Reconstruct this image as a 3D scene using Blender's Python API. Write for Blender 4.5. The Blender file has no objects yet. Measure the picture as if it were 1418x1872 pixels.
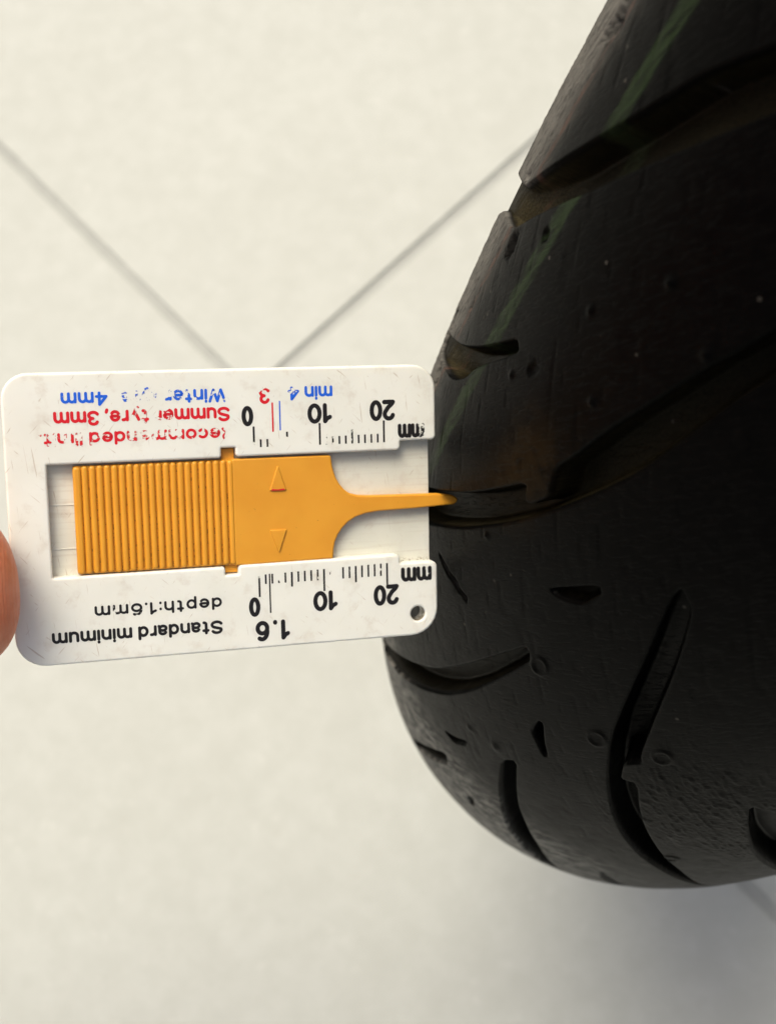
import bpy, bmesh, math, random
import numpy as np
from mathutils import Vector, Matrix

MM = 0.001
scene = bpy.context.scene
col = scene.collection
random.seed(4)

# ------------------------------------------------------------------ camera, sky, sun, exposure
cam_data = bpy.data.cameras.new("camera")
cam = bpy.data.objects.new("camera", cam_data)
col.objects.link(cam)
cam_data.sensor_fit = 'VERTICAL'
cam_data.sensor_height = 24.0
cam_data.lens = 24.0 * 2200.0 / 1872.0
cam_data.clip_start = 0.01
cam_data.clip_end = 200.0
Rcam = Matrix(((0.999391, 0.009625, 0.033546), (0.0, 0.961214, -0.275805), (-0.034899, 0.275637, 0.960628)))
CAM_POS = Vector((-0.217890, -0.218624, 0.566255))
cam.matrix_world = Matrix.Translation(CAM_POS) @ Rcam.to_4x4()
cam_data.dof.use_dof = True
cam_data.dof.focus_distance = 0.172
cam_data.dof.aperture_fstop = 17.0
scene.camera = cam

SUN_EL, SUN_AZ = 62.0, 118.0            # azimuth from +x, counter-clockwise: up and to the left in the picture
world = bpy.data.worlds.new("World")
scene.world = world
world.use_nodes = True
wn = world.node_tree
bg = wn.nodes["Background"]
sky = wn.nodes.new("ShaderNodeTexSky")
sky.sky_type = 'NISHITA'
sky.sun_disc = False
sky.sun_elevation = math.radians(SUN_EL)
sky.sun_rotation = math.radians(90.0 - SUN_AZ)
sky.air_density = 1.0
sky.dust_density = 10.0
sky.ozone_density = 0.0
wn.links.new(sky.outputs[0], bg.inputs[0])
bg.inputs[1].default_value = 0.105

sun_data = bpy.data.lights.new("sun", 'SUN')
sun = bpy.data.objects.new("sun", sun_data)
col.objects.link(sun)
sun_data.energy = 1.5
sun_data.angle = math.radians(30.0)
sun_data.color = (1.0, 0.975, 0.86)
sd = Vector((math.cos(math.radians(SUN_EL)) * math.cos(math.radians(SUN_AZ)),
             math.cos(math.radians(SUN_EL)) * math.sin(math.radians(SUN_AZ)),
             math.sin(math.radians(SUN_EL))))
sun.rotation_euler = sd.to_track_quat('Z', 'Y').to_euler()
sun.location = (0, 0, 5)

scene.view_settings.view_transform = 'Standard'
scene.view_settings.look = 'None'
scene.view_settings.gamma = 1.0
scene.view_settings.use_curve_mapping = False
scene.view_settings.exposure = 0.40

# ------------------------------------------------------------------ material helpers
class NT:
    """small wrapper for writing node trees"""
    def __init__(self, name):
        self.m = bpy.data.materials.new(name)
        self.m.use_nodes = True
        self.t = self.m.node_tree
        self.b = self.t.nodes["Principled BSDF"]
        self.out = self.t.nodes["Material Output"]
    def n(self, kind, **kw):
        x = self.t.nodes.new(kind)
        for k, v in kw.items():
            setattr(x, k, v)
        return x
    def link(self, a, b):
        self.t.links.new(a, b)
    def val(self, sock, v):
        if hasattr(v, 'is_output') or isinstance(v, bpy.types.NodeSocket):
            self.link(v, sock)
        else:
            sock.default_value = v
    def coord(self, scale=(1, 1, 1), attr=None, rot=(0, 0, 0)):
        if attr:
            a = self.n("ShaderNodeAttribute", attribute_name=attr)
            src = a.outputs["Vector"]
        else:
            src = self.n("ShaderNodeTexCoord").outputs["Object"]
        mp = self.n("ShaderNodeMapping")
        mp.inputs["Scale"].default_value = scale
        mp.inputs["Rotation"].default_value = rot
        self.link(src, mp.inputs[0])
        return mp.outputs[0]
    def turned(self, vec, scale, rot):
        a = self.n("ShaderNodeMapping"); a.inputs["Rotation"].default_value = (0, 0, rot)
        b = self.n("ShaderNodeMapping"); b.inputs["Scale"].default_value = scale
        self.link(vec, a.inputs[0]); self.link(a.outputs[0], b.inputs[0])
        return b.outputs[0]
    def noise(self, vec, scale, detail=3.0, rough=0.55, dist=0.0):
        x = self.n("ShaderNodeTexNoise")
        x.inputs["Scale"].default_value = scale
        x.inputs["Detail"].default_value = detail
        x.inputs["Roughness"].default_value = rough
        x.inputs["Distortion"].default_value = dist
        self.link(vec, x.inputs["Vector"])
        return x.outputs["Fac"]
    def voronoi(self, vec, scale, feature='F1'):
        x = self.n("ShaderNodeTexVoronoi", feature=feature)
        x.inputs["Scale"].default_value = scale
        self.link(vec, x.inputs["Vector"])
        return x.outputs["Distance"]
    def ramp(self, fac, a, b, smooth=True):
        x = self.n("ShaderNodeMapRange")
        x.interpolation_type = 'SMOOTHSTEP' if smooth else 'LINEAR'
        self.val(x.inputs[0], fac)
        x.inputs[1].default_value = a
        x.inputs[2].default_value = b
        return x.outputs[0]
    def math(self, op, a, b=0.0, clamp=False):
        x = self.n("ShaderNodeMath", operation=op)
        x.use_clamp = clamp
        self.val(x.inputs[0], a)
        self.val(x.inputs[1], b)
        return x.outputs[0]
    def mix(self, fac, a, b):
        x = self.n("ShaderNodeMix", data_type='RGBA')
        self.val(x.inputs[0], fac)
        for s, v in ((x.inputs[6], a), (x.inputs[7], b)):
            if isinstance(v, tuple):
                s.default_value = v + (1.0,) if len(v) == 3 else v
            else:
                self.link(v, s)
        return x.outputs[2]
    def bump(self, h, strength, dist, prev=None):
        x = self.n("ShaderNodeBump")
        x.inputs["Strength"].default_value = strength
        x.inputs["Distance"].default_value = dist
        self.link(h, x.inputs["Height"])
        if prev is not None:
            self.link(prev, x.inputs["Normal"])
        return x.outputs[0]
    def set(self, **kw):
        names = dict(color="Base Color", rough="Roughness", spec="Specular IOR Level", normal="Normal",
                     sss="Subsurface Weight", sss_scale="Subsurface Scale", sss_rad="Subsurface Radius", coat="Coat Weight",
                     coat_rough="Coat Roughness")
        for k, v in kw.items():
            s = self.b.inputs[names[k]]
            if isinstance(v, tuple):
                s.default_value = v + (1.0,) if (k == "color" and len(v) == 3) else v
            else:
                self.val(s, v)

# --- floor tile: pale matt stoneware with soft clouding
def floor_material(name, base, dark):
    k = NT(name)
    g = k.n("ShaderNodeNewGeometry").outputs["Position"]
    a = k.noise(g, 9.0, 4.0, 0.6)
    b = k.noise(g, 85.0, 5.0, 0.68)
    c = k.noise(g, 900.0, 2.0)
    e = k.noise(g, 420.0, 3.0, 0.7)
    f = k.math('ADD', k.math('MULTIPLY', a, 0.20), k.math('ADD', k.math('MULTIPLY', b, 0.58), k.math('MULTIPLY', e, 0.18)))
    f = k.ramp(f, 0.33, 0.67)
    colr = k.mix(f, dark, base)
    pale = k.ramp(k.noise(g, 130.0, 3.0, 0.6), 0.62, 0.74)
    colr = k.mix(k.math('MULTIPLY', pale, 0.30), colr, (0.54, 0.56, 0.52))
    sp = k.ramp(k.noise(g, 210.0, 5.0, 0.7), 0.62, 0.74)
    colr = k.mix(k.math('MULTIPLY', sp, 0.35), colr, (0.36, 0.34, 0.29))
    k.set(color=colr, rough=0.62, spec=0.3, normal=k.bump(c, 0.12, 0.0006))
    return k.m
M_TILE = floor_material("pale_tile", (0.466, 0.487, 0.450), (0.420, 0.438, 0.400))
M_GROUT = floor_material("grout", (0.365, 0.380, 0.352), (0.325, 0.339, 0.315))

# --- tyre rubber; "tread_pos" holds arc length round the tyre, arc length across it and groove depth in mm
def rubber_material():
    k = NT("tyre_rubber")
    at = k.n("ShaderNodeAttribute", attribute_name="tread_pos")
    sep = k.n("ShaderNodeSeparateXYZ")
    k.link(at.outputs["Vector"], sep.inputs[0])
    s, t, d = sep.outputs
    v = at.outputs["Vector"]
    flat = k.n("ShaderNodeCombineXYZ")
    k.link(s, flat.inputs[0]); k.link(t, flat.inputs[1])
    fv = flat.outputs[0]
    def mapped(scale, rot=0.0):
        return k.turned(fv, scale, rot)
    land = k.ramp(d, 0.9, 0.15)
    n_big = k.noise(fv, 0.06, 4.0, 0.6)
    n_mid = k.noise(fv, 0.35, 4.0, 0.65)
    n_fine = k.noise(fv, 2.6, 4.0, 0.7)
    streak = k.noise(mapped((0.16, 1.1, 1), 0.25), 1.0, 5.0, 0.7, 0.4)
    base = k.mix(k.ramp(n_mid, 0.3, 0.7), (0.0005, 0.0005, 0.0005), (0.0012, 0.0011, 0.0010))
    # dusty, hardly used shoulder
    wob = k.math('ADD', t, k.math('MULTIPLY', k.math('SUBTRACT', n_mid, 0.5), 5.0))
    sh = k.math('MULTIPLY', k.ramp(wob, 48.0, 59.0), k.math('ADD', 0.25, k.ramp(streak, 0.30, 0.60)))
    base = k.mix(k.math('MULTIPLY', k.math('MULTIPLY', sh, 0.85), land), base, (0.125, 0.121, 0.108))
    # dust rubbed into the tread low down at the back of the wheel, with grey grazing sheen painted into its colour
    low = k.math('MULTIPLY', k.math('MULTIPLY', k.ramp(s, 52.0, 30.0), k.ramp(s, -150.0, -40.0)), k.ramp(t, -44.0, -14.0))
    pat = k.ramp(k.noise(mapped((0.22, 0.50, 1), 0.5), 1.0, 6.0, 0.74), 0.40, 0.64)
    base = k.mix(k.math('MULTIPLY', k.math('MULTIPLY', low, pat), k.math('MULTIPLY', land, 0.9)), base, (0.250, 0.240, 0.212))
    # green paint line round the tread, and two thin reddish ones
    def line(center, half, soft, amount, colr, base, lo=0.34, hi=0.52):
        w = k.math('ADD', t, k.math('MULTIPLY', k.math('SUBTRACT', n_mid, 0.5), 1.2))
        m = k.ramp(k.math('ABSOLUTE', k.math('SUBTRACT', w, center)), half + soft, half)
        m = k.math('MULTIPLY', m, k.ramp(streak, lo, hi))
        m = k.math('MULTIPLY', m, k.ramp(s, 88.0, 100.0))
        return k.mix(k.math('MULTIPLY', m, amount), base, colr)
    base = line(40.6, 1.0, 0.9, 0.85, (0.016, 0.027, 0.011), base, 0.30, 0.60)
    base = line(52.5, 0.3, 0.7, 0.5, (0.10, 0.045, 0.030), base, 0.42, 0.62)
    # brown oil film on the block above the measured groove
    oil = k.math('MULTIPLY', k.ramp(k.math('ABSOLUTE', k.math('SUBTRACT', s, 126.0)), 13.0, 3.0),
                 k.ramp(k.math('ABSOLUTE', k.math('SUBTRACT', t, 22.5)), 8.0, 1.5))
    base = k.mix(k.math('MULTIPLY', oil, k.math('MULTIPLY', k.ramp(n_mid, 0.3, 0.6), 0.8)), base, (0.013, 0.0080, 0.0030))
    # settled dust on the groove floors
    gr = k.math('MULTIPLY', k.math('MULTIPLY', k.ramp(d, 0.5, 1.6), k.ramp(n_fine, 0.2, 0.7)), k.math('ADD', k.math('MULTIPLY', k.ramp(t, 0.0, 14.0), 0.32), k.math('MULTIPLY', k.ramp(t, 44.0, 54.0), 0.68)))
    base = k.mix(k.math('MULTIPLY', gr, 0.9), base, (0.052, 0.043, 0.021))
    # light specks
    speck = k.ramp(k.voronoi(fv, 0.16), 0.055, 0.03)
    base = k.mix(k.math('MULTIPLY', speck, 0.35), base, (0.11, 0.10, 0.085))
    # relief: grain, drawn-out scuffs, pits
    scuff = k.noise(mapped((0.35, 1.5, 1), 0.55), 1.0, 5.0, 0.62, 0.8)
    h = k.math('ADD', k.math('MULTIPLY', k.ramp(scuff, 0.50, 0.68), 0.55), k.math('MULTIPLY', n_fine, 0.30))
    pits = k.ramp(k.voronoi(mapped((0.42, 0.9, 1), 0.5), 1.0), 0.20, 0.10)
    h = k.math('SUBTRACT', h, k.math('MULTIPLY', pits, 0.12))
    bm = k.bump(h, 0.42, 0.00022)
    grain = k.noise(fv, 7.0, 2.0)
    bm = k.bump(grain, 0.22, 0.00012, bm)
    rg = k.math('ADD', 0.27, k.math('MULTIPLY', n_mid, 0.22))
    rg = k.math('ADD', rg, k.math('MULTIPLY', sh, 0.25))
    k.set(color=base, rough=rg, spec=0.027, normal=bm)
    return k.m
M_RUBBER = rubber_material()

def plastic_white(name, streaks=0.0, lo=(0.755, 0.765, 0.690), hi=(0.80, 0.81, 0.74)):
    k = NT(name)
    v = k.coord((1000, 1000, 1000))
    big = k.noise(v, 0.09, 3.0)
    base = k.mix(k.ramp(big, 0.3, 0.7), lo, hi)
    # specks of dirt, short scratches and rubbed-in grime
    sp = k.ramp(k.noise(v, 1.6, 3.0, 0.6), 0.70, 0.78)
    reg = k.ramp(k.noise(v, 0.22, 2.0), 0.48, 0.66)
    base = k.mix(k.math('MULTIPLY', k.math('MULTIPLY', sp, reg), 0.75), base, (0.36, 0.27, 0.17))
    for rot, sc in ((0.75, (0.30, 3.0, 1)), (-0.9, (0.34, 3.6, 1)), (1.45, (0.22, 3.8, 1))):
        scr = k.ramp(k.noise(k.turned(v, sc, rot), 1.0, 2.0, 0.5, 0.5), 0.70, 0.75)
        base = k.mix(k.math('MULTIPLY', scr, 0.5), base, (0.40, 0.31, 0.21))
    sm = k.ramp(k.noise(v, 0.32, 4.0, 0.62), 0.52, 0.74)
    base = k.mix(k.math('MULTIPLY', sm, 0.38), base, (0.56, 0.50, 0.41))
    if streaks:
        mp = k.n("ShaderNodeMapping")
        mp.inputs["Scale"].default_value = (0.07, 1.7, 1)
        k.link(v, mp.inputs[0])
        st = k.ramp(k.noise(mp.outputs[0], 1.0, 4.0, 0.6), 0.50, 0.70)
        base = k.mix(k.math('MULTIPLY', st, streaks), base, (0.42, 0.35, 0.26))
    sp3 = k.n("ShaderNodeSeparateXYZ"); k.link(v, sp3.inputs[0])
    px, py, pz = sp3.outputs
    if streaks:      # crumbs of dirt along the foot of the rails
        crumbs = k.ramp(k.noise(v, 3.2, 4.0, 0.65), 0.54, 0.60)
        near = k.ramp(py, -8.9, -9.65)
        base = k.mix(k.math('MULTIPLY', k.math('MULTIPLY', crumbs, near), 0.8), base, (0.16, 0.11, 0.06))
    else:            # dirt inside the hanging hole
        dx = k.math('POWER', k.math('SUBTRACT', px, 27.55), 2.0); dy = k.math('POWER', k.math('ADD', py, 17.72), 2.0)
        rad = k.math('SQRT', k.math('ADD', dx, dy))
        inn = k.math('MULTIPLY', k.ramp(rad, 1.5, 1.2), k.ramp(pz, -0.05, -0.5))
        base = k.mix(k.math('MULTIPLY', inn, k.ramp(k.noise(v, 1.2, 3.0), 0.25, 0.5)), base, (0.14, 0.115, 0.075))
    k.set(color=base, rough=0.38, spec=0.45, sss=0.25, sss_scale=0.0015, sss_rad=(1.0, 0.9, 0.7),
          normal=k.bump(k.noise(v, 0.9, 3.0), 0.10, 0.00012))
    return k.m
M_WHITE = plastic_white("white_plastic")
M_RECESS = plastic_white("white_plastic_channel", 0.25, (0.66, 0.66, 0.565), (0.72, 0.72, 0.63))

def plastic_yellow(name, dirt):
    k = NT(name)
    v = k.coord((1000, 1000, 1000))
    big = k.noise(v, 0.12, 3.0)
    base = k.mix(k.ramp(big, 0.3, 0.7), (0.68, 0.300, 0.024), (0.73, 0.336, 0.030))
    sp = k.ramp(k.noise(v, 2.2, 3.0, 0.6), 0.70 - dirt, 0.80 - dirt)
    base = k.mix(k.math('MULTIPLY', sp, 0.75), base, (0.12, 0.045, 0.010))
    k.set(color=base, rough=0.36, spec=0.42, sss=0.2, sss_scale=0.001, sss_rad=(1.0, 0.5, 0.15),
          normal=k.bump(k.noise(v, 0.7, 3.0), 0.05, 0.00008))
    return k.m
M_YELLOW = plastic_yellow("yellow_plastic", 0.0)
M_YELLOW_DIRTY = plastic_yellow("yellow_plastic_dusty", 0.16)

def ink(name, colr):
    k = NT(name)
    k.set(color=colr, rough=0.45, spec=0.3)
    w = k.n("ShaderNodeAttribute", attribute_name="wear").outputs["Fac"]
    v = k.coord((1000, 1000, 1000))
    nz = k.math('ADD', k.math('MULTIPLY', k.noise(v, 1.1, 2.0, 0.5), 0.8), k.math('MULTIPLY', k.noise(v, 4.0, 2.0), 0.2))
    gone = k.ramp(k.math('SUBTRACT', k.math('SUBTRACT', w, 0.035), nz), -0.06, 0.03)
    tr = k.n("ShaderNodeBsdfTransparent")
    mx = k.n("ShaderNodeMixShader")
    k.link(gone, mx.inputs[0]); k.link(k.b.outputs[0], mx.inputs[1]); k.link(tr.outputs[0], mx.inputs[2])
    k.link(mx.outputs[0], k.out.inputs["Surface"])
    return k.m
INK_BLACK = ink("black_ink", (0.012, 0.011, 0.011))
INK_RED = ink("red_ink", (0.62, 0.012, 0.022))
INK_BLUE = ink("blue_ink", (0.012, 0.115, 0.66))

def skin_material():
    k = NT("skin")
    v = k.coord((1000, 1000, 1000))
    a = k.noise(v, 0.22, 5.0, 0.65)
    base = k.mix(k.ramp(a, 0.3, 0.7), (0.62, 0.185, 0.085), (0.72, 0.270, 0.150))
    w = k.n("ShaderNodeTexWave")
    w.inputs["Scale"].default_value = 0.75
    w.inputs["Distortion"].default_value = 2.5
    w.inputs["Detail"].default_value = 1.0
    k.link(v, w.inputs["Vector"])
    k.set(color=base, rough=0.48, spec=0.4, sss=0.35, sss_scale=0.0025, sss_rad=(1.0, 0.35, 0.18),
          normal=k.bump(w.outputs["Fac"], 0.30, 0.00016))
    return k.m
M_SKIN = skin_material()
k = NT("nail"); k.set(color=(0.62, 0.33, 0.25), rough=0.28, spec=0.5, sss=0.2, sss_scale=0.001); M_NAIL = k.m

# ------------------------------------------------------------------ object helpers
def link(o, parent=None, kind=None, label=None, cat=None, group=None):
    col.objects.link(o)
    if parent is not None:
        o.parent = parent
    for key, v in (("kind", kind), ("label", label), ("category", cat), ("group", group)):
        if v:
            o[key] = v
    return o

def new_obj(name, me, mat, parent=None, **kw):
    if mat is not None and not me.materials:
        me.materials.append(mat)
    return link(bpy.data.objects.new(name, me), parent, **kw)

def empty(name, **kw):
    e = bpy.data.objects.new(name, None)
    e.empty_display_size = 0.01
    return link(e, **kw)

def fillet(pts, seg=5):
    """pts: (x, y[, r]) -> polygon with the corners that carry r rounded off"""
    out = []
    n = len(pts)
    for i, p in enumerate(pts):
        r = p[2] if len(p) > 2 else 0.0
        P = Vector(p[:2])
        if r <= 0:
            out.append(P); continue
        A = Vector(pts[i - 1][:2]); B = Vector(pts[(i + 1) % n][:2])
        u = (A - P).normalized(); v = (B - P).normalized()
        ang = u.angle(v)
        d = min(r / math.tan(ang / 2), 0.48 * (A - P).length, 0.48 * (B - P).length)
        rr = d * math.tan(ang / 2)
        c = P + (u + v).normalized() * (rr / math.sin(ang / 2))
        a0 = (P + u * d) - c; a1 = (P + v * d) - c
        t0 = math.atan2(a0.y, a0.x); dt = math.atan2(a1.y, a1.x) - t0
        while dt > math.pi: dt -= 2 * math.pi
        while dt < -math.pi: dt += 2 * math.pi
        for j in range(seg + 1):
            q = t0 + dt * j / seg
            out.append(c + Vector((math.cos(q), math.sin(q))) * rr)
    return out

def slab(loops, z0, z1, bev, res=3):
    """plate with the given closed outlines (first outer, others holes), from z0 to z1 mm, edges rounded by bev mm"""
    cu = bpy.data.curves.new("outline", 'CURVE')
    cu.dimensions = '2D'
    cu.fill_mode = 'BOTH'
    for lp in loops:
        sp = cu.splines.new('POLY')
        sp.points.add(len(lp) - 1)
        for p, q in zip(sp.points, lp):
            p.co = (q[0], q[1], 0, 1)
        sp.use_cyclic_u = True
    half = (z1 - z0) / 2
    cu.extrude = half - bev
    cu.bevel_depth = bev
    cu.bevel_resolution = res
    cu.offset = -bev
    o = bpy.data.objects.new("outline", cu)
    col.objects.link(o)
    dg = bpy.context.evaluated_depsgraph_get()
    me = bpy.data.meshes.new_from_object(o.evaluated_get(dg))
    bpy.data.objects.remove(o); bpy.data.curves.remove(cu)
    me.transform(Matrix.Translation((0, 0, (z0 + z1) / 2)))
    me.transform(Matrix.Scale(MM, 4))
    bm = bmesh.new(); bm.from_mesh(me)
    bmesh.ops.remove_doubles(bm, verts=bm.verts, dist=2e-6)
    bmesh.ops.recalc_face_normals(bm, faces=bm.faces)
    bm.to_mesh(me); bm.free()
    bm = bmesh.new(); bm.from_mesh(me)
    for f in bm.faces: f.smooth = True
    for e in bm.edges:
        caps = [abs(f.normal.z) > 0.9995 for f in e.link_faces]
        e.smooth = not (len(caps) == 2 and (caps[0] != caps[1] or e.calc_face_angle(0) > math.radians(32)))
    bm.to_mesh(me); bm.free()
    return me

# ------------------------------------------------------------------ ground and floor tiles
def box_mesh(sx, sy, z0, z1, bev):
    bm = bmesh.new()
    bmesh.ops.create_cube(bm, size=1.0)
    for v in bm.verts:
        v.co = Vector((v.co.x * sx, v.co.y * sy, z0 if v.co.z < 0 else z1))
    bmesh.ops.bevel(bm, geom=[e for e in bm.edges if all(v.co.z > (z0 + z1) / 2 for v in e.verts)], offset=bev, segments=2, affect='EDGES')
    me = bpy.data.meshes.new("tile")
    bm.to_mesh(me); bm.free()
    return me

g = bmesh.new()
bmesh.ops.create_grid(g, x_segments=2, y_segments=2, size=40.0)
me = bpy.data.meshes.new("floor"); g.to_mesh(me); g.free()
floor = new_obj("floor", me, M_GROUT, kind="structure")
floor.location = (0, 0, 0.0012)
TILE, GAP, TROT = 0.60, 0.0052, math.radians(44.1)
CROSS = Vector((-0.3064, 0.0044))
tile_me = box_mesh(TILE - GAP, TILE - GAP, -0.006, 0.0016, 0.0006)
ux = Vector((math.cos(TROT), math.sin(TROT))); uy = Vector((-ux.y, ux.x))
for i in range(-3, 4):
    for j in range(-3, 4):
        c = CROSS + ux * ((i + 0.5) * TILE) + uy * ((j + 0.5) * TILE)
        o = new_obj("floor_tile", tile_me, M_TILE, floor)
        o.location = (c.x, c.y, random.uniform(-0.0001, 0.0) - 0.0001)
        o.rotation_euler = (0, 0, TROT)

# ------------------------------------------------------------------ tyre
RO, RT = 296.4, 58.96                # outer radius, radius of the round cross-section (mm)
RM = RO - RT
AX = Vector((-0.69923, 0.71490, 0.0)); AX.normalize()
E1 = Vector((-0.71490, -0.69923, 0.0)); E1.normalize()

# groove outlines on the unrolled tread: (arc round the tyre, arc across it) in mm
G = {
 'long_upper': [(118, 92), (131, 76), (139.4, 66.8), (145.7, 55.9), (147.7, 54.3), (154.9, 49.3), (164.0, 42.9), (170.3, 38.6), (175.5, 35.4), (180.9, 32.1), (188.2, 26.1), (199, 16), (207, 9),
                (205, 6), (196, 13), (184.6, 21.4), (174.4, 28.5), (167.0, 33.6), (160.7, 37.8), (150.1, 45.7), (141.2, 51.8), (136.4, 61.0), (127, 70), (110, 88)],
 'short_upper': [(100.5, 69), (107.2, 61.0), (113.9, 54.1), (120.2, 48.0), (126.5, 42.9), (132.0, 39.1), (137.2, 35.6), (136.6, 34.1), (134.0, 35.4), (128.0, 39.0), (123.8, 41.3), (119.6, 42.8), (116.0, 45.0), (113.4, 47.2), (108.8, 52.4), (104.5, 57.0), (98, 64)],
 'measured': [(80, 49), (88, 43), (97.2, 37.2), (108.5, 30.0), (114.7, 26.5), (118.6, 24.5), (125.4, 21.0), (123.0, 19.8), (123.6, 18.6), (127.7, 17.1), (132.2, 18.7), (136.8, 17.3), (141.1, 16.4), (145.9, 15.1), (151.7, 13.3), (159.5, 11.0), (164.4, 9.2), (173, 6.6), (186, 2.0),
              (184, -1.0), (172, 2.5), (165.5, 4.7), (159.1, 6.5), (151.3, 8.0), (142.3, 9.9), (135.0, 12.4), (128.2, 15.0), (120.4, 18.3), (114.2, 21.3), (104.1, 26.5), (93.3, 32.9), (85, 38), (77, 44)],
 'sipe': [(115.7, 9.7), (124.7, 4.7), (123.9, 3.7), (119.4, 4.7), (117.6, 6.3), (116.2, 8.0)],
 'short_lower': [(6, 46), (14, 40.5), (24.2, 35.7), (42.5, 28.1), (55.1, 22.5), (66.1, 17.8), (81.0, 13.1), (93.7, 9.5), (101.6, 7.1), (101.0, 6.1), (99.4, 5.4), (90.1, 7.1), (76.7, 9.8), (64.8, 13.2), (53.1, 17.8), (37.4, 25.0), (26.0, 30.5), (14, 36), (4, 41)],
 'long_lower': [(134.9, -2.9), (132.6, -2.7), (120.5, -5.6), (107.9, -8.2), (99.7, -10.0), (88.1, -14.0), (76.9, -18.8), (67.6, -23.9), (58.1, -30.3), (48.6, -38.2), (31.8, -50.4), (14, -62),
                (7, -66), (24.1, -54.2), (53.7, -38.7), (65.6, -31.0), (75.4, -25.2), (83.4, -21.1), (90.9, -17.9), (89.5, -15.6), (94.3, -14.2), (97.8, -15.8), (99.4, -14.8), (111.7, -11.8), (120.0, -9.8), (126.6, -7.9), (133.1, -5.6)],
 'mid_lower': [(65.1, -1.1), (70.1, -2.9), (60.4, -5.5), (51.2, -8.2), (42.0, -12.0), (30.9, -16.5), (16.8, -21.2), (-3.2, -27.0), (-8, -28), (-0.1, -21.9), (15.6, -15.6), (26.4, -10.9), (39.2, -7.1), (53.3, -3.5)],
 'nick_a': [(88.1, -1.1), (88.8, -1.9), (84.1, -3.9), (80.7, -5.8), (79.4, -5.4), (82.5, -2.6), (83.9, -1.4)],
 'nick_b': [(49.2, 10.4), (53.6, 7.5), (57.7, 5.4), (54.9, 5.3), (49.9, 7.4)],
 'edge_slot': [(5, 17.6), (9.9, 15.9), (26.4, 11.4), (38.9, 7.6), (33.2, 6.0), (24.9, 8.1), (13.3, 11.8), (4, 14.6)],
 'edge_slot_b': [(32.9, -28.9), (23.9, -33.5), (3.6, -41.3), (-6, -44.5), (-8, -42.6), (0.6, -38.9), (20, -31.6)],
 'nick_c': [(26.5, -0.2), (27.5, -1.8), (21.8, -3.1), (18.5, -1.8)],
 'far_lower': [(99.5, -31.6), (92, -34.9), (85, -38.3), (78, -42.0), (67.6, -48.6), (52, -58.5), (56, -62.5), (72, -53.0), (80.3, -47.2), (88, -42.4), (95, -38.4), (99.8, -35.2)],
 'gash': [(92.2, 28.6), (93.3, 25.5), (93.6, 24.0), (94.5, 22.5), (94.3, 21.0), (95.1, 19.2), (93.8, 18.7), (93.5, 20.2), (92.7, 21.5), (92.8, 23.0), (91.9, 24.6), (91.5, 28)],
}
DEPTH = {'gash': 1.3, 'sipe': 2.2, 'nick_a': 2.5, 'nick_b': 2.0, 'nick_c': 1.8, 'edge_slot': 3.2, 'edge_slot_b': 2.4, 'short_upper': 4.2, 'short_lower': 4.4}

def chaikin(p, w=0.16):
    q = np.roll(p, -1, axis=0)
    a = p * (1 - w) + q * w
    b = p * w + q * (1 - w)
    return np.stack([a, b], 1).reshape(-1, 2)

def signed_dist(S, T, poly):
    """distance to the polygon's outline, positive inside"""
    d2 = np.full(S.shape, 1e9)
    inside = np.zeros(S.shape, bool)
    n = len(poly)
    for i in range(n):
        ax, ay = poly[i]; bx, by = poly[(i + 1) % n]
        ex, ey = bx - ax, by - ay
        h = np.clip(((S - ax) * ex + (T - ay) * ey) / (ex * ex + ey * ey + 1e-12), 0, 1)
        d2 = np.minimum(d2, (S - ax - h * ex) ** 2 + (T - ay - h * ey) ** 2)
        cond = (ay > T) != (by > T)
        inside ^= cond & (S < ex * (T - ay) / (ey if abs(ey) > 1e-12 else 1e-12) + ax)
    d = np.sqrt(d2)
    return np.where(inside, d, -d)

def smooth(x):
    x = np.clip(x, 0, 1)
    return x * x * (3 - 2 * x)

_rng = np.random.default_rng(7)
_lat = _rng.random((256, 256))
def vnoise(x, y):
    xi = np.floor(x).astype(int); yi = np.floor(y).astype(int)
    fx = smooth(x - xi); fy = smooth(y - yi)
    def L(a, b): return _lat[a & 255, b & 255]
    return (L(xi, yi) * (1 - fx) + L(xi + 1, yi) * fx) * (1 - fy) + (L(xi, yi + 1) * (1 - fx) + L(xi + 1, yi + 1) * fx) * fy

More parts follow.
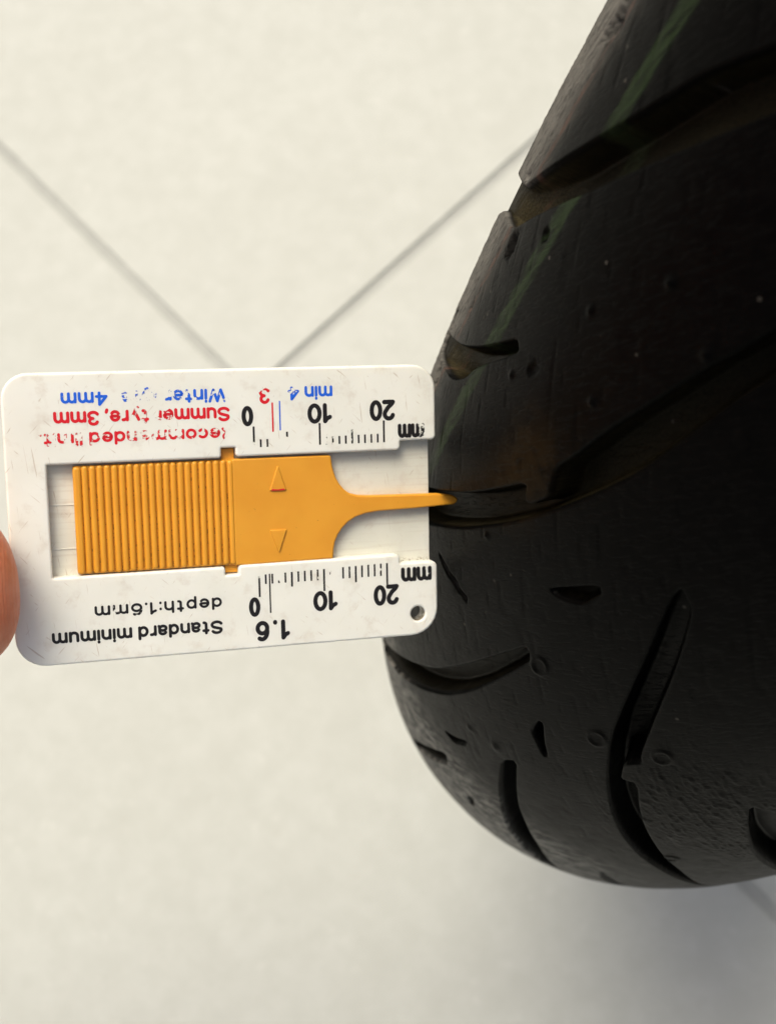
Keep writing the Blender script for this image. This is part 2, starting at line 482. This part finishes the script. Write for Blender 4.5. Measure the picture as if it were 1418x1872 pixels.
def build_tyre():
    circ = 2 * math.pi * RO
    fine = 0.24
    s_f = np.arange(-9.0, 204.0, fine)
    s_a = np.linspace(-920.0, -9.0, 320)[:-1]
    s_c = np.linspace(s_f[-1] + fine, circ - 920.0, 330)[:-1]
    s = np.concatenate([s_a, s_f, s_c])          # the ring closes at the far side of the wheel
    t_f = np.arange(-63.0, 76.0, fine)
    t_lo = np.linspace(-112.0, -63.0, 26)[:-1]
    t_hi = np.linspace(76.0, 112.0, 20)
    t = np.concatenate([t_lo, t_f, t_hi])
    S, T = np.meshgrid(s, t, indexing='ij')
    D = np.zeros_like(S)
    reps = [207.0 * k_ for k_ in range(-4, 5)]
    for name, pts in G.items():
        P0 = chaikin(np.array(pts, float))
        for rep in reps:
            P = P0 + np.array([rep, 0.0])
            lo = P.min(0) - 1.5; hi = P.max(0) + 1.5
            i = np.where((s >= lo[0]) & (s <= hi[0]))[0]
            j = np.where((t >= lo[1]) & (t <= hi[1]))[0]
            if len(i) == 0 or len(j) == 0: continue
            ii = np.ix_(i, j)
            sdv = signed_dist(S[ii], T[ii], P)
            dep = DEPTH.get(name, 5.0)
            if name == 'long_lower':                     # runs out towards its pointed end
                dep = dep * (0.30 + 0.70 * smooth((rep + 136.0 - S[ii]) / 34.0))
            wall = smooth((sdv + 0.08) / 0.58)
            bowl = 0.90 + 0.10 * smooth(sdv / 0.9)              # small radius at the foot of the walls
            D[ii] = np.maximum(D[ii], dep * wall * bowl)
    D *= 1.0 - 0.80 * smooth((T - 46) / 14)       # grooves run out on the shoulders
    land = 1.0 - np.clip(D / 0.6, 0, 1)
    # wear: gentle waviness, torn rubber, rough shoulder
    H = 0.10 * (vnoise(S * 0.11 + 9, T * 0.13 + 4) - 0.5)
    u = S * 0.83 + T * 0.56; w = -S * 0.56 + T * 0.83
    torn = smooth((S - 66) / 14) * smooth((118 - S) / 16) * smooth((-13.0 - T) / 8) * smooth((T + 52) / 9)
    dash = np.clip(vnoise(u * 0.55 + 31, w * 1.9 + 7) - 0.60, 0, 1) * 2.5
    H += torn * (0.17 * dash + 0.08 * (vnoise(u * 1.5 + 3, w * 2.9 + 70) - 0.5))
    sh = smooth((T - 51) / 5)
    H += sh * 0.14 * (vnoise(S * 0.45 + 11, T * 1.4 + 5) - 0.5) + sh * 0.13 * (vnoise(S * 1.7, T * 2.1) - 0.5)
    scf = np.clip(vnoise(u * 0.28 + 50, w * 0.95 + 20) - 0.70, 0, 1)
    H -= 0.22 * scf * smooth((S - 40) / 20)
    # little moulding nubs, flattened spews and chips
    for (a, b, r, h) in [(163.5, 20.1, .55, .45), (161.1, 11.9, .6, .45), (144.4, 19.6, .45, .4), (133, 33, .5, .3), (152, 27, .5, .3), (110, 22, .45, .35), (64, 6.5, .7, .3), (67.7, 1.2, 1.0, .35)]:
        m = (np.abs(S - a) < 4) & (np.abs(T - b) < 4)
        H[m] += h * np.exp(-(((S[m] - a) / 1.3) ** 2 + (T[m] - b) ** 2) / r ** 2)
    for (a, b, r) in [(100.8, 3.9, 1.25), (96.3, -8.9, 1.25), (102.4, -17.0, 1.2), (63.5, -33.5, 1.1)]:
        m = (np.abs(S - a) < 6) & (np.abs(T - b) < 5)
        rr = np.sqrt(((S[m] - a) / 1.5) ** 2 + (T[m] - b) ** 2)
        H[m] += 0.22 * np.exp(-((rr - r) / 0.26) ** 2)
    for (a, b, r, h) in [(141.0, 49.2, 1.15, 1.1), (173.9, 54.4, 1.5, 1.2), (171.5, 55.8, 1.0, .9), (147.2, 57.0, .7, .9), (110.7, 60.8, 1.2, 1.2), (102.5, 55.0, 1.6, .9), (124, 53, .6, .5),
                         (150, 41.5, .6, .5), (138, 30, .7, .35), (84, 11, .6, .5)]:
        m = (np.abs(S - a) < 6) & (np.abs(T - b) < 5)
        wob = 1 + 0.5 * (vnoise(S[m] * 1.5, T[m] * 1.5) - 0.5)
        H[m] -= h * smooth(1.6 - np.sqrt(((S[m] - a) / 1.5) ** 2 + (T[m] - b) ** 2) / r * wob)
    off = H * land - D
    # outer skin plus an inner skin, so that the cross-section is closed
    ph = T / RT; rr = RT + off
    th = S / RO
    R_ = RM + rr * np.cos(ph); A_ = rr * np.sin(ph)
    tin = np.linspace(112.0, -112.0, 26)
    Si, Ti = np.meshgrid(s, tin, indexing='ij')
    R_i = RM + (RT - 8.0) * np.cos(Ti / RT); A_i = (RT - 8.0) * np.sin(Ti / RT)
    R_ = np.concatenate([R_, R_i], 1); A_ = np.concatenate([A_, A_i], 1)
    th = np.concatenate([th, Si / RO], 1)
    Sa = np.concatenate([S, Si], 1); Ta = np.concatenate([T, Ti + 300], 1)
    Da = np.concatenate([D, Di := np.zeros_like(Si)], 1)
    e1 = np.array(E1); ax = np.array(AX)
    co = np.empty(R_.shape + (3,))
    cx = R_ * np.cos(th)
    for q in range(3):
        co[..., q] = A_ * ax[q] + cx * e1[q]
    co[..., 2] += R_ * np.sin(th) + RO
    co *= MM
    ns, nt = R_.shape
    idx = np.arange(ns * nt, dtype=np.int32).reshape(ns, nt)
    a = idx; b = np.roll(idx, -1, 0); c = np.roll(b, -1, 1); d = np.roll(a, -1, 1)
    quads = np.stack([a, d, c, b], -1).reshape(-1, 4)
    me = bpy.data.meshes.new("tread")
    me.vertices.add(ns * nt)
    me.vertices.foreach_set("co", co.reshape(-1).astype(np.float32))
    nf = len(quads)
    me.loops.add(nf * 4); me.polygons.add(nf)
    me.loops.foreach_set("vertex_index", quads.reshape(-1))
    me.polygons.foreach_set("loop_start", np.arange(0, nf * 4, 4, dtype=np.int32))
    me.polygons.foreach_set("use_smooth", np.ones(nf, bool))
    at = me.attributes.new("tread_pos", 'FLOAT_VECTOR', 'POINT')
    at.data.foreach_set("vector", np.stack([Sa, Ta, Da], -1).reshape(-1).astype(np.float32))
    me.update(); me.validate()
    return me

tyre = empty("motorcycle_tyre", label="black worn motorcycle tyre with curved grooves, standing on the pale tiles", cat="tyre")
tread_me = build_tyre()
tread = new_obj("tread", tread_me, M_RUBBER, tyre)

# ------------------------------------------------------------------ tread depth gauge (local mm: x to the tyre, y across, z out of the face)
gauge = empty("tread_depth_gauge", label="white plastic tread depth gauge with yellow slider, held against the tyre", cat="gauge")
gx = Vector((0.953103, 0.125308, -0.275485)); gy = Vector((-0.003739, 0.915062, 0.403295)); gz = gx.cross(gy).normalized(); gy = gz.cross(gx)
GM = Matrix((gx, gy, gz)).transposed().to_4x4()
gauge.matrix_world = Matrix.Translation((-0.245935, -0.169900, 0.399051)) @ GM

XL, XR, YB, YT = -31.55, 30.72, -21.08, 20.22
outer = [(XL, YT, 3.6), (XR, YT, 3.6), (XR, 8.93, .7), (25.15, 8.93, .15), (25.15, 7.55, .9), (0.36, 7.55, .5), (0.36, 8.90, .12), (-1.72, 8.90, .12), (-1.72, 7.45, .45),
         (-26.0, 7.45, .12), (-26.0, -8.50, .12), (-1.72, -8.50, .5), (-1.72, -9.72, .12), (0.20, -9.72, .12), (0.20, -8.42, .6), (24.80, -8.30, .8), (24.80, -9.72, .15), (XR, -9.72, .9), (XR, YB, 4.2), (XL, YB, 4.2)]
circle = [(27.55 + 1.12 * math.cos(a), -17.72 - 1.12 * math.sin(a)) for a in np.linspace(0, 2 * math.pi, 25)[:-1]]
frame = new_obj("frame", slab([fillet(outer, 7), circle], -3.0, 0.0, 0.34), M_WHITE, gauge)
plate = [(-28, 11), (30.05, 11), (30.05, -12), (-28, -12)]
new_obj("channel_plate", slab([fillet(plate)], -2.9, -1.75, 0.12), M_RECESS, gauge)
for yy in (-4.7, 1.6):
    rb = [(-26.2, yy - .10), (-10, yy - .10), (-10, yy + .10), (-26.2, yy + .10)]
    new_obj("channel_rib", slab([rb], -1.95, -1.66, 0.05), M_RECESS, gauge)

sl = [(-0.22, 7.22, .25), (14.52, 7.18, .35), (14.70, 5.6), (14.87, 4.85), (15.22, 3.75), (15.75, 2.80), (16.45, 1.95), (17.3, 1.33), (18.6, 0.98), (20.2, .86), (22.45, .80), (31.0, .63), (33.4, .30, .3), (34.25, -.25, .4), (34.25, -.80, .4), (33.6, -1.17, .3), (27.6, -1.45),
      (21.6, -1.58), (19.6, -1.84), (18.1, -2.28), (16.95, -2.95), (16.0, -3.85), (15.3, -4.85), (14.86, -5.85), (14.62, -7.0), (14.50, -8.34, .3), (-0.22, -8.45, .25)]
slider = new_obj("slider", slab([fillet(sl)], -1.74, -0.32, 0.26), M_YELLOW, gauge)
bed = [(-22.55, 7.10, .3), (0.0, 7.16), (0.0, -8.36), (-22.55, -8.30, .3)]
new_obj("ridge_bed", slab([fillet(bed)], -1.735, -0.66, 0.2), M_YELLOW_DIRTY, slider)
# clip tabs that show through the notches
for nm, y0, y1 in (("clip_tab", 6.9, 8.72), ("clip_tab", -9.55, -8.1)):
    new_obj(nm, slab([[(-1.62, y0), (0.26, y0), (0.26, y1), (-1.62, y1)]], -1.72, -1.15, 0.1), M_YELLOW, slider)
rng = random.Random(3)
ridge_me = []
def ridge_mesh(w):
    r = w / 2
    pts = [(-r, 7.10 - r), (-r, -8.28 + r)]
    lp = []
    for a in np.linspace(0, math.pi, 9): lp.append((r * math.cos(a), 7.12 - r + r * math.sin(a)))
    for a in np.linspace(math.pi, 2 * math.pi, 9): lp.append((r * math.cos(a), -8.30 + r + r * math.sin(a)))
    return slab([lp], -1.2, -0.24, min(0.40, r * 0.85), 4)
ridge_me = ridge_mesh(0.90)
first_me = ridge_mesh(1.15)
NR = 22
for i in range(NR):
    m = first_me if i == 0 else ridge_me
    o = new_obj("ridge", m, M_YELLOW, slider)
    o.location = ((-22.0 + i * (21.5 / (NR - 1)) + (0.06 if i else 0)) * MM, rng.uniform(-.05, .05) * MM, 0)
for tri in ([(6.48, 6.15), (5.18, 2.35), (7.66, 2.35)], [(5.02, -3.48), (7.55, -3.48), (6.32, -7.0)]):
    new_obj("arrow", slab([fillet([p + (.12,) for p in tri])], -0.6, -0.10, 0.12), M_YELLOW, slider)

def flat_mesh(polys, z, wear=0.0):
    """thin flat print made of quads or n-gons"""
    bm = bmesh.new()
    for p in polys:
        f = bm.faces.new([bm.verts.new((x * MM, y * MM, z * MM)) for x, y in p])
        if f.calc_area() and sum((p[i - 1][0] * p[i][1] - p[i][0] * p[i - 1][1]) for i in range(len(p))) < 0:
            f.normal_flip()
    me = bpy.data.meshes.new("print"); bm.to_mesh(me); bm.free()
    set_wear(me, wear)
    return me

def set_wear(me, wear):
    at = me.attributes.new("wear", 'FLOAT', 'POINT')
    for v in me.vertices:
        at.data[v.index].value = wear(v.co.x / MM, v.co.y / MM) if callable(wear) else wear

PZ = 0.014
red_bit = [[(5.42, 2.36), (7.42, 2.36), (7.30, 2.62), (6.4, 2.50), (5.54, 2.62)]]
new_obj("arrow_mark", flat_mesh(red_bit, -0.085, 0.2), INK_RED, slider)

def ticks(rows):
    return [[(x - w / 2, a), (x + w / 2, a), (x + w / 2, b), (x - w / 2, b)] for x, a, b, w in rows]
def upper_ticks():
    rows = []
    for i in range(21):
        x = 3.08 + i * 0.977
        top = {0: 11.85, 5: 10.92, 10: 12.02, 15: 10.96, 20: 12.08}.get(i, 9.95 + 0.02 * max(0, i - 10))
        rows.append((x, 8.82, top, 0.27 if i % 5 else 0.29))
    def wear(x, y):
        i = round((x - 3.08) / 0.977)
        if i in (3, 4, 6, 7, 8): return 0.95
        if i == 0: return 0.25 if y > 10 else 0.55
        if i == 9: return 0.70
        if i == 5: return 0.35 if y > 10 else 0.75
        if i in (11,): return 0.62
        if i in (12, 15): return 0.48
        return 0.33
    return rows, wear
r_, w_ = upper_ticks()
# cut each tick into short pieces so the print can be rubbed away along its length
def cut(rows, n=4):
    out = []
    for x, a, b, w in rows:
        for q in range(n):
            out.append((x, a + (b - a) * q / n, a + (b - a) * (q + 1) / n, w))
    return out
new_obj("tick_marks", flat_mesh(ticks(cut(r_)), PZ, w_), INK_BLACK, gauge)
rows = []
for i in range(21):
    x = 3.18 + i * 0.977
    bot = {0: -13.32, 5: -12.1, 10: -13.11, 15: -12.13, 20: -13.15}.get(i, -11.43)
    rows.append((x, bot, -10.02 + i * 0.025, 0.27 if i % 5 else 0.29))
def wear_b(x, y):
    i = round((x - 3.18) / 0.977)
    return {0: 0.47 if y > -11.3 else 0.3, 3: 0.62, 11: 0.64, 12: 0.60, 9: 0.44, 10: 0.40 if y > -11.3 else .2, 18: 0.44, 19: .42}.get(i, 0.32)
new_obj("tick_marks", flat_mesh(ticks(cut(rows)), PZ, wear_b), INK_BLACK, gauge)
new_obj("minimum_line", flat_mesh(ticks(cut([(4.73, -15.84, -9.95, 0.22)], 6)), PZ, 0.3), INK_BLACK, gauge)
new_obj("summer_line", flat_mesh(ticks(cut([(5.92, 10.99, 15.23, 0.24)], 6)), PZ, lambda x, y: 0.36 if y > 11.5 else .5), INK_RED, gauge)
new_obj("winter_line", flat_mesh(ticks(cut([(6.99, 11.15, 15.44, 0.20)], 6)), PZ, 0.40), INK_BLUE, gauge)

# stroke alphabet: unit = x-height 1.0, capitals and figures 1.38; every glyph is (width, [polyline, ...])
def arc(cx, cy, rx, ry, a0, a1, n=12):
    return [(cx + rx * math.cos(math.radians(a0 + (a1 - a0) * i / n)), cy + ry * math.sin(math.radians(a0 + (a1 - a0) * i / n))) for i in range(n + 1)]
def arch(x, w): return arc(x + w / 2, 0.62, w / 2, 0.38, 180, 0) + [(x + w, 0.0)]
H_ = 1.38
GLYPH = {
 'n': (.62, [[(0, 0), (0, 1.0)], arch(0, .62)]),
 'm': (1.08, [[(0, 0), (0, 1.0)], arch(0, .54), arch(.54, .54)]),
 'u': (.62, [[(0, 1.0), (0, .38)] + arc(.31, .38, .31, .38, 180, 360), [(.62, 1.0), (.62, 0)]]),
 'h': (.62, [[(0, 0), (0, H_)], arch(0, .62)]),
 'i': (.0, [[(0, 0), (0, 1.0)], [(0, 1.34), (0, 1.38)]]),
 'l': (.0, [[(0, 0), (0, H_)]]),
 't': (.42, [[(.17, 1.32), (.17, .22)] + arc(.35, .20, .18, .20, 180, 275, 6), [(0, 1.0), (.40, 1.0)]]),
 'r': (.36, [[(0, 0), (0, 1.0)], arc(.34, .60, .34, .38, 180, 85, 7)]),
 'e': (.68, [[(.04, .52), (.66, .52)] + arc(.34, .5, .34, .5, 5, 320, 18)]),
 'c': (.62, [arc(.34, .5, .34, .5, 45, 315, 16)]),
 'o': (.68, [arc(.34, .5, .34, .5, 0, 360, 24)]),
 'd': (.66, [arc(.33, .5, .33, .5, 0, 360, 24), [(.66, 0), (.66, H_)]]),
 'p': (.66, [arc(.33, .5, .33, .5, 0, 360, 24), [(0, 1.0), (0, -.40)]]),
 'a': (.60, [arc(.30, .68, .28, .32, 155, 0, 9) + [(.58, .16), (.63, 0)], arc(.28, .28, .28, .28, 60, 330, 12), [(.42, .53), (.58, .58)]]),
 'y': (.64, [[(0, 1.0), (.32, .06)], [(.64, 1.0), (.32, .06), (.22, -.26), (.06, -.38)]]),
 'W': (1.30, [[(0, H_), (.33, 0)], [(.33, 0), (.65, H_)], [(.65, H_), (.97, 0)], [(.97, 0), (1.30, H_)]]),
 'S': (.86, [arc(.43, 1.02, .40, .36, 25, 200, 12) + arc(.43, .36, .43, .36, 60, -160, 14)]),
 'R': (.86, [[(0, 0), (0, H_)], [(0, H_), (.46, H_)] + arc(.46, 1.0, .36, .38, 90, -90, 10) + [(0, .62)], [(.46, .62), (.86, 0)]]),
 '0': (.74, [arc(.37, .69, .37, .69, 0, 360, 28)]),
 '1': (.36, [[(.36, 0), (.36, H_)], [(.36, H_), (.20, 1.14), (.0, 1.02)]]),
 '2': (.76, [arc(.37, 1.0, .36, .38, 165, -25, 12) + [(.42, .44), (.12, .18), (.0, 0)], [(0, 0), (.76, 0)]]),
 '3': (.74, [arc(.36, 1.04, .33, .34, 165, -80, 12), arc(.36, .36, .38, .36, 85, -160, 14)]),
 '4': (.82, [[(.58, 0), (.58, H_)], [(.58, H_), (0, .42)], [(0, .42), (.82, .42)]]),
 '6': (.76, [arc(.38, .44, .37, .44, 0, 360, 24), arc(.42, .72, .41, .66, 186, 60, 10)]),
 '.': (.0, [[(0, 0), (0, .05)]]),
 ':': (.0, [[(0, 0), (0, .05)], [(0, .82), (0, .87)]]),
 ',': (.05, [[(.05, .04), (.0, -.22)]]),
}
def stroke_faces(bm, pts, w, z, closed):
    """ribbon of width w along pts with round ends"""
    P = [Vector(p) for p in pts]
    out = [P[0]]
    for a, b in zip(P, P[1:]):                                  # short steps, so the wear can vary along a stroke
        k_ = max(1, int((b - a).length / 0.12))
        out += [a.lerp(b, (q + 1) / k_) for q in range(k_)]
    P = out
    if closed: P = P[:-1]
    n = len(P); L = []; R = []
    for i in range(n):
        a = P[i - 1] if (i > 0 or closed) else P[i]
        b = P[(i + 1) % n] if (i < n - 1 or closed) else P[i]
        t = (b - a).normalized(); nn = Vector((-t.y, t.x))
        L.append(P[i] + nn * w / 2); R.append(P[i] - nn * w / 2)
    mk = lambda q: bm.verts.new((q.x, q.y, z))
    lv = [mk(q) for q in L]; rv = [mk(q) for q in R]
    for i in range(n if closed else n - 1):
        j = (i + 1) % n
        bm.faces.new((lv[i], rv[i], rv[j], lv[j]))
    if not closed:
        for c, d, s0, s1 in ((P[0], P[0] - P[1], lv[0], rv[0]), (P[-1], P[-1] - P[-2], rv[-1], lv[-1])):
            d = d.normalized(); nn = Vector((-d.y, d.x))
            ring = [mk(c + (nn * math.cos(a) + d * math.sin(a)) * w / 2) for a in np.linspace(0, math.pi, 7)[1:-1]]
            first, last = (s1, s0) if (s1.co.xy - (c + nn * w / 2)).length < (s0.co.xy - (c + nn * w / 2)).length else (s0, s1)
            bm.faces.new([first] + ring + [last])

def print_text(name, body, x0, x1, base, cap, mat, wear, w=0.24, gap=0.34, jitter=0.0):
    """lettering turned upside down: reads from x0 towards -x, letter tops towards -y; cap = height of figures, w = stroke width (x-heights)"""
    x = 0.0; strokes = []
    for ch in body:
        if ch == ' ':
            x += 0.42; continue
        gw, lines = GLYPH[ch]
        for ln in lines: strokes.append([(p[0] + x, p[1]) for p in ln])
        x += gw + gap
    total = x - gap
    sy = cap / (1.38 + w); sx = (abs(x1 - x0)) / (total + w)
    bm = bmesh.new()
    for i, ln in enumerate(strokes):
        closed = (Vector(ln[0]) - Vector(ln[-1])).length < 1e-6
        # widen in the final proportions, so the stroke keeps one width
        q = [(p[0] * sx / sy, p[1]) for p in ln]
        stroke_faces(bm, q, w, i * 0.0006 / sy, closed)
    for v in bm.verts:
        v.co = Vector(((x0 - (v.co.x + w / 2) * sy) * MM, (base - (v.co.y + w / 2) * sy) * MM, (PZ + v.co.z * sy) * MM))
    for f in bm.faces:
        f.normal_update()
        if f.normal.z < 0: f.normal_flip()
    me = bpy.data.meshes.new("print"); bm.to_mesh(me); bm.free()
    set_wear(me, wear)
    return new_obj(name, me, mat, gauge)

def bands(default, *spans):
    def w(x, y):
        for a, b, v in spans:
            if a <= x <= b: return v
        return default
    return w
print_text("winter_lettering", "Winter tyre  4mm", -0.75, -23.8, 17.47, 2.0, INK_BLUE, bands(0.30, (-9.5, -5.0, 0.50), (-16.5, -9.5, 0.585), (-3, 0, .44)), 0.34)
print_text("summer_lettering", "Summer tyre, 3mm", -0.25, -24.9, 14.83, 2.1, INK_RED, bands(0.30, (-14.5, -9.0, 0.50), (-17.5, -14.5, 0.44), (-9, -6.5, .42)), 0.36)
print_text("limit_lettering", "Recommended limit.", 0.3, -27.05, 11.87, 1.9, INK_RED, bands(0.42, (-1.2, 2.0, 0.66), (-7.0, -1.2, 0.44), (-15, -7.0, 0.53), (-20.2, -15.0, 0.43), (-28, -20.2, 0.51)), 0.36)
print_text("winter_minimum_lettering", "min 4", 14.9, 8.1, 17.48, 2.05, INK_BLUE, bands(0.32, (6, 9.7, .44)), 0.34)
print_text("summer_minimum_lettering", "3", 5.62, 3.95, 17.5, 2.45, INK_RED, lambda x, y: 0.34 + (0.22 if y > 16.7 else 0), 0.32)
# the scale's numbers have their tops towards the printed text's, like all print on the gauge
print_text("scale_number", "0", 3.10, 1.46, 14.85, 2.95, INK_BLACK, 0.10, 0.37)
print_text("scale_number", "10", 14.75, 10.95, 14.92, 2.98, INK_BLACK, 0.12, 0.37, 0.40)
print_text("scale_number", "20", 24.42, 20.48, 15.13, 3.12, INK_BLACK, 0.10, 0.37, 0.36)
print_text("unit_lettering", "mm", 28.95, 24.83, 11.5, 2.75, INK_BLACK, lambda x, y: 0.22 + (0.30 if x > 27.9 else 0), 0.36, 0.36)
print_text("scale_number", "0", 3.22, 1.62, -13.30, 2.95, INK_BLACK, 0.10, 0.37)
print_text("scale_number", "10", 14.95, 11.08, -13.08, 3.08, INK_BLACK, 0.12, 0.37, 0.40)
print_text("scale_number", "20", 24.53, 20.55, -12.84, 3.2, INK_BLACK, 0.10, 0.37, 0.36)
print_text("unit_lettering", "mm", 29.80, 24.88, -10.38, 2.85, INK_BLACK, lambda x, y: 0.22 + (0.22 if x > 28.7 else 0), 0.37, 0.36)
print_text("scale_number", "1.6", 7.55, 2.32, -16.95, 3.1, INK_BLACK, lambda x, y: 0.20 + (0.12 if y < -19.6 else 0), 0.36, 0.62)
print_text("depth_lettering", "depth:1.6mm", -2.42, -20.75, -12.90, 1.85, INK_BLACK, lambda x, y: bands(0.22, (-16.0, -12.4, 0.34), (-19.0, -16.0, 0.42))(x, y) + (0.16 if (-15.3 < x < -13.3 and y < -13.7) else 0), 0.33, 0.42)
print_text("standard_lettering", "Standard minimum", -2.40, -26.75, -16.33, 2.05, INK_BLACK, 0.18, 0.36, 0.36)

# ------------------------------------------------------------------ hand
def sweep(path, n=28, power=2.3):
    """closed tube; path rows: centre (mm), half-width, half-thickness, width axis"""
    vs = []; fs = []
    for i, (c, w, h, ax_) in enumerate(path):
        c = Vector(c)
        nx = Vector(path[min(i + 1, len(path) - 1)][0]) - Vector(path[max(i - 1, 0)][0])
        nx.normalize()
        u = Vector(ax_); u = (u - nx * u.dot(nx)).normalized(); v = nx.cross(u)
        for q in range(n):
            a = 2 * math.pi * q / n
            ca, sa = math.cos(a), math.sin(a)
            vs.append(c + u * (w * math.copysign(abs(ca) ** (2 / power), ca)) + v * (h * math.copysign(abs(sa) ** (2 / power), sa)))
    m = len(path)
    for i in range(m - 1):
        for q in range(n):
            fs.append((i * n + q, i * n + (q + 1) % n, (i + 1) * n + (q + 1) % n, (i + 1) * n + q))
    fs.append(tuple(range(n - 1, -1, -1))); fs.append(tuple((m - 1) * n + q for q in range(n)))
    return vs, fs

def finger(joints, tip_w, tip_h, base_w, base_h, ax_, blunt=1.0):
    """rounded finger through joint centres, first = fingertip end"""
    pts = [Vector(j) for j in joints]
    seg = [(pts[i + 1] - pts[i]).length for i in range(len(pts) - 1)]
    L = sum(seg)
    path = []
    samples = [0.05, .3, .8, 1.5, 2.6, 4.2, 6.5, 9.5] + list(np.arange(13, L + 0.1, 4.0))
    for d in samples:
        q = d; i = 0
        while i < len(seg) - 1 and q > seg[i]: q -= seg[i]; i += 1
        f = min(q / seg[i], 1.0)
        # soften the bend at each joint
        p = pts[i].lerp(pts[i + 1], f)
        tw = min(1.0, d / 9.0); k1 = (1 - (1 - tw) ** (2.4 * blunt)) ** (1 / (1.9 * blunt))
        th_ = min(1.0, d / 7.0); k2 = (1 - (1 - th_) ** 2.2) ** (1 / 2.0)
        fr = d / L
        bulge = 1.0 + 0.05 * sum(math.exp(-((d - sum(seg[:j])) / 5.0) ** 2) for j in range(1, len(seg)))
        path.append((p, (tip_w + (base_w - tip_w) * fr) * k1 * bulge, (tip_h + (base_h - tip_h) * fr) * k2 * bulge, ax_))
    return sweep(path)

all_v, all_f = [], []
def add(vf):
    o = len(all_v)
    all_v.extend(vf[0]); all_f.extend([tuple(i + o for i in f) for f in vf[1]])
add(finger([(-30.4, -7.9, 3.9), (-60, -9.5, 8.0), (-94, -13, 2.0), (-150, -8, -22)], 11.0, 7.4, 12.5, 11.5, (0, 1, 0), 1.15))      # thumb
add(finger([(-33.2, -8.0, -9.6), (-56, -6, -13.5), (-80, -1, -20), (-122, 6, -22)], 7.6, 6.2, 9.5, 9.5, (0, 1, 0)))                 # index, under the gauge
add(finger([(-62, 12, -40), (-58, 10, -24), (-82, 15, -16), (-124, 22, -20)], 7.6, 6.6, 9.8, 9.5, (0, 1, 0)))                     # middle, curled
add(finger([(-70, 30, -42), (-66, 28, -26), (-88, 33, -17), (-126, 38, -22)], 7.2, 6.4, 9.2, 9.0, (0, 1, 0)))                     # ring
add(finger([(-82, 47, -42), (-78, 45, -29), (-96, 49, -20), (-128, 52, -26)], 6.3, 5.6, 8.2, 8.0, (0, 1, 0)))                     # little
palm = [((-112, 27, -22), 27, 8, (0, 1, 0)), ((-120, 24, -22), 36, 12, (0, 1, 0)), ((-140, 18, -24), 40, 14.5, (0, 1, 0)), ((-165, 8, -26), 39, 16, (0, 1, 0)), ((-188, 0, -28), 34, 17, (0, 1, 0)), ((-205, -4, -30), 29, 18, (0, 1, 0)),
        ((-225, -8, -31), 27.5, 19, (0, 1, 0)), ((-260, -14, -33), 30, 22, (0, 1, 0)), ((-300, -20, -36), 35, 26, (0, 1, 0))]
add(sweep(palm, 36, 2.2))
me = bpy.data.meshes.new("hand_cage")
me.from_pydata([tuple(v * MM) for v in all_v], [], all_f); me.update()
tmp = bpy.data.objects.new("hand_cage", me); col.objects.link(tmp)
rm = tmp.modifiers.new("join", 'REMESH'); rm.mode = 'VOXEL'; rm.voxel_size = 0.00085; rm.use_smooth_shade = True
sm = tmp.modifiers.new("soften", 'SMOOTH'); sm.factor = 0.5; sm.iterations = 8
hand_me = bpy.data.meshes.new_from_object(tmp.evaluated_get(bpy.context.evaluated_depsgraph_get()))
bpy.data.objects.remove(tmp); bpy.data.meshes.remove(me)
hand_me.name = "hand"
hand_me.materials.clear()
hand = new_obj("hand", hand_me, M_SKIN, label="bare hand with its thumb tip pressing the left edge of the white gauge", cat="hand")
hand.matrix_world = gauge.matrix_world.copy()
